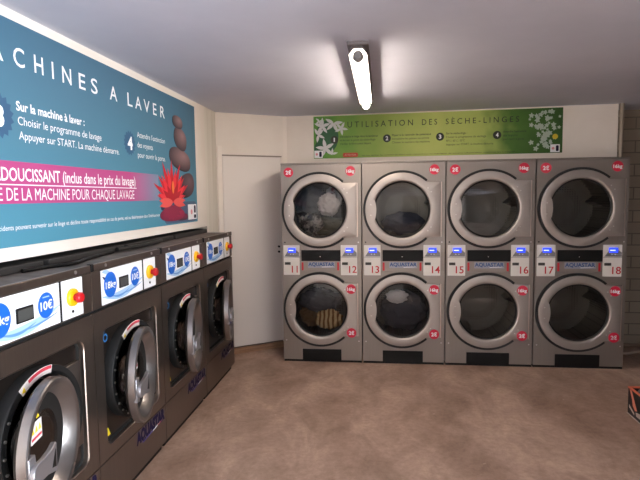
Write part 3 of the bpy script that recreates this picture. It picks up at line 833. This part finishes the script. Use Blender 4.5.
# drying instructions, back wall
bs = empty('wall_sign', 'long green drying instructions sign with white blossoms above the dryers', 'sign', tuple(BP), BA)
mg = sign_mat('green_print', [(0, srgb(70, 124, 52)), (.16, srgb(96, 150, 62)), (.34, srgb(152, 176, 84)), (.55, srgb(186, 196, 108)), (.72, srgb(170, 184, 98)), (.82, srgb(78, 116, 48)), (1, srgb(46, 82, 34))], length=2.772, noise_amt=.09, nscale=5)
MB().box(.307, 2.772, -.006, -.0005, 2.026, 2.462).build('sign_board', mg, bs, smooth=0)
M_ink = mat('dark_ink', srgb(40, 46, 34), .6)
T = lambda *a, **k: text(*a, M_ink, bs, name='lettering', **k)
T('U T I L I S A T I O N', .666, 1.335, 2.338, .058, -.0072, bold=.0)
T('D E S', 1.425, 1.575, 2.338, .056, -.0072)
T('S È C H E - L I N G E S', 1.660, 2.364, 2.338, .054, -.0072)
for i, x in enumerate((.527, 1.072, 1.605, 2.159)):
    nb = MB().prism(circ(x, 2.215, .040, 28), -.0098, -.006).build('number_dot', M_ink, bs, smooth=0)
    text(str(i+1), x-.013 if i else x-.008, x+.013 if i else x+.006, 2.196, .040, -.0104, M_white, nb, bold=.03)
blocks = [(.585, .98, ["Introduire le linge dans le tambour", "et fermer la porte du sèche-linge", "Vérifier le filtre avant départ"]),
          (1.123, 1.516, ["Payer à la centrale de paiement", "Introduire les pièces ou jetons", "Choisir le numéro de machine"]),
          (1.664, 2.122, ["Sur le sèche-linge :", "Choisir le programme de séchage", "90°C / 60°C / 30°C", "Appuyer sur START, la machine démarre"]),
          (2.215, 2.435, ["Attendre l'extinction", "des voyants", "pour ouvrir la porte"])]
wid = [[1, .93, .82], [1, .95, .97], [.45, .85, .40, 1.0], [1, .62, .9]]
for (x0, x1, ls), ww in zip(blocks, wid):
    m_ = MB()
    for j, l in enumerate(ls):
        text_into(m_, l, x0, x0+(x1-x0)*ww[j], 2.236-.037*j, .020, -.0072, .01 if j == 0 else 0)
    m_.build('lettering', M_ink, bs, smooth=0, fix=False)
rt = MB().prism(rrect(.615, .772, 2.034, 2.078, .012, 4), -.0075, -.006).build('red_tag', mat('tag_red', srgb(200, 66, 40), .5), bs, smooth=0)
text('ATTENTION', .635, .752, 2.047, .018, -.0082, mat('tag_text', srgb(240, 180, 160), .5), rt)
T('ne pas sécher les textiles en laine, soie, caoutchouc ou imprégnés de solvants inflammables, respecter les consignes', .814, 2.333, 2.042, .011, -.0072)
HX = 1.
def blossom(mbx, x, z, r, n=5, ph=0., y=-.0075):
    for i in range(n):
        a = ph + 2*PI*i/n; mbx.prism(petal(x, z, r, r*.30, a, None, 0), y-.0007, y)
rnd = random.Random(4)
m_ = MB(); m_.prism(circ(.45, 2.25, .12, 20, .17), -.0066, -.006); m_.prism(circ(.36, 2.12, .05, 14, .08), -.0066, -.006)
m_.build('leaf_print', mat('deep_green_print', srgb(40, 92, 58), .6), bs, smooth=0)
M_bl = mat('blossom_white', srgb(214, 214, 214), .6)
m_ = MB()
for x, z, r, p in ((.40, 2.36, .085, .3), (.52, 2.385, .095, .1), (.355, 2.27, .075, .8), (.43, 2.13, .10, .5), (.60, 2.33, .07, 1.1), (.50, 2.07, .06, .2), (.37, 2.415, .045, 0.)):
    rr_ = []
    for i in range(5):
        a = p + 2*PI*i/5
        pp = petal(x, z, r*1.05, r*.19, a, None, 0)
        if all(.309 < q[0] < 2.77 and 2.03 < q[1] < 2.458 for q in pp): m_.prism(pp, -.0082-.0001*i, -.0068)
m_.build('blossom_print', M_bl, bs, smooth=0)
m_ = MB()
for i in range(60):
    x = rnd.gauss(2.60, .075); z = rnd.uniform(2.07, 2.44); r = rnd.uniform(.014, .030)
    if .31+r < x < 2.745 and z+r < 2.455: blossom(m_, x, z, r, 5, rnd.random()*3, -.0068)
m_.build('blossom_print', mat('blossom_grey', srgb(176, 190, 176), .6), bs, smooth=0)
MB().prism(circ(2.704, 2.184, .026, 16), -.0078, -.006).build('yellow_flower_print', mat('flower_yellow', srgb(204, 178, 40), .6), bs, smooth=0)
for x0 in (.313, 2.66):
    l_ = MB().box(x0, x0+.088, -.0105, -.0095, 2.032, 2.108).build('corner_logo', M_white, bs, smooth=0)
    MB().prism(circ(x0+.026, 2.07, .013, 14), -.0112, -.0105).build('mark', MATS['logo_pink'], l_, smooth=0)
    MB().prism(rrect(x0+.052, x0+.078, 2.042, 2.098, .008, 3), -.0112, -.0105).build('mark', M_navy, l_, smooth=0)

# ---------------------------------------------------------------- ceiling lamp
lp = empty('ceiling_lamp', 'lit fluorescent tube lamp fixed to the ceiling before the dryers', 'lamp', (-.125, 3.78, HC))
MB().box(-.060, .060, -.84, .86, -.020, 0).build('housing_shadow_plate', mat('housing_shadow_grey', srgb(128, 122, 124), .6), lp, bevel=.004)  # grey slab standing for the housing's shadow on the ceiling
MB().prism([(-.030, -.020), (-.053, -.065), (-.050, -.067), (-.026, -.036), (.026, -.036), (.050, -.067), (.053, -.065), (.030, -.020)], -.82, .82).build('shielding_housing', M_lampgrey, lp)  # housing with side lips added to keep tube light off the ceiling
MB().lathe([(0, -.79), (.026, -.79), (.030, -.785), (.030, .785), (.026, .79), (0, .79)], 0, -.074, 28).build('tube_diffuser', M_tube, lp)
for s in (-1, 1):
    MB().lathe([(0, s*.830), (.020, s*.828), (.028, s*.818), (.031, s*.79), (.031, s*.780)], 0, -.074, 28).build('end_cap', M_lampcap, lp)

# ---------------------------------------------------------------- crate on the floor
cr = empty('storage_crate', 'black open crate with orange rim standing alone on the concrete floor', 'crate', (1.812, 3.984, 0))
CW, CDp, CH, th = .40, .30, .205, .008
mb = MB()
mb.box(0, CW, -CDp, 0, .004, .012)
mb.box(0, th, -CDp, 0, .012, CH-.012); mb.box(CW-th, CW, -CDp, 0, .012, CH-.012)
mb.box(th, CW-th, -th, 0, .012, CH-.012); mb.box(th, CW-th, -CDp, -CDp+th, .012, CH-.012)
mb.build('body', mat('crate_black', srgb(30, 26, 28), .5), cr, smooth=0)
mb = MB(); e_ = .004
mb.box(-e_, th+e_, -CDp-e_, e_, CH-.012, CH); mb.box(CW-th-e_, CW+e_, -CDp-e_, e_, CH-.012, CH)
mb.box(th+e_, CW-th-e_, -th-e_, e_, CH-.012, CH); mb.box(th+e_, CW-th-e_, -CDp-e_, -CDp+th+e_, CH-.012, CH)
mb.build('rim', mat('crate_orange', srgb(206, 104, 76), .5), cr, bevel=.003)
mb = MB(); mb.box(-e_, CW+e_, -CDp-e_, e_, 0, .006)
mb.build('base_edge', mat('crate_pale', srgb(190, 176, 166), .6), cr, smooth=0)
# printed patches on the side that faces the room (x = 0)
def side_patch(nm, pts, m):
    b = MB(); n = len(pts)
    b.v = [(-.0012, p[0], p[1]) for p in pts] + [(0, p[0], p[1]) for p in pts]
    b.f = [tuple(range(n)), tuple(range(2*n-1, n-1, -1))] + [(i, n+i, n+(i+1) % n, (i+1) % n) for i in range(n)]
    b.build(nm, m, cr, smooth=0)
side_patch('orange_print', [(-.02, .19), (-.05, .19), (-.14, .07), (-.11, .06), (-.075, .085), (-.06, .13)], mat('print_salmon', srgb(214, 128, 106), .5))
side_patch('pale_print', [(-.02, .075), (-.10, .04), (-.10, .025), (-.02, .055)], MATS['crate_pale'])
side_patch('pale_print', [(-.12, .055), (-.20, .07), (-.20, .03), (-.13, .03)], MATS['crate_pale'])
M_gb = mat('grey_cloth', srgb(104, 101, 105), .85)
o = cloth_lump('rolled_cloth', (1.812+.105, 3.984-.095, .160), (.078, .070, .080), M_gb, 20, .18, 2., label='dark grey bundled cloth inside the black crate', cat='cloth')

# ---------------------------------------------------------------- hoses at the foot of the blockwork wall
M_pale = mat('pale_hose', srgb(206, 190, 176), .5)
cable('pale_hose', [(2.30, 5.52, .013), (2.45, 5.47, .013), (2.60, 5.53, .013), (2.74, 5.50, .013), (2.86, 5.60, .013)], .012, M_pale, 'pale hose lying on the floor behind the last dryer', 'hose')
cable('grey_pipe', [(2.26, 5.76, .018), (2.45, 5.76, .018), (2.65, 5.76, .018), (2.88, 5.76, .018)], .016, mat('pipe_brown', srgb(140, 118, 104), .5), 'low brown pipe along the foot of the far wall', 'pipe')

# ---------------------------------------------------------------- light
w = bpy.data.worlds.new('world'); SC.world = w; w.use_nodes = True
bg = w.node_tree.nodes['Background']
bg.inputs['Color'].default_value = (.88, .93, 1, 1); bg.inputs['Strength'].default_value = 48.
ld = bpy.data.lights.new('window_portal', 'AREA'); ld.shape = 'RECTANGLE'; ld.size = WYb-WYa; ld.size_y = WZ1-WZ0
ld.cycles.is_portal = True
lo = bpy.data.objects.new('window_portal', ld); COL.objects.link(lo); lo.location = (3.02, (WYa+WYb)/2, (WZ0+WZ1)/2); lo.rotation_euler = (R(90), 0, R(90))

# ---------------------------------------------------------------- camera
cd = bpy.data.cameras.new('camera'); cam = bpy.data.objects.new('camera', cd); COL.objects.link(cam)
cd.sensor_width = 36; cd.sensor_fit = 'HORIZONTAL'; cd.lens = 521.6/640*36; cd.clip_start = .05
RW = Matrix(((0.99320084, 0.00269172, 0.11638235), (0.11574144, 0.08443433, -0.98968417), (-0.01249062, 0.99642541, 0.0835487)))
cam.matrix_world = Matrix.Translation((0, 0, 1.63)) @ RW.to_4x4()
SC.camera = cam
SC.view_settings.view_transform = 'Standard'; SC.view_settings.look = 'None'; SC.view_settings.gamma = 1
SC.view_settings.use_curve_mapping = False
SC.view_settings.exposure = 0.1
SC.cycles.use_denoising = True
SC.cycles.max_bounces = 10; SC.cycles.transparent_max_bounces = 12
SC.cycles.sample_clamp_indirect = 6
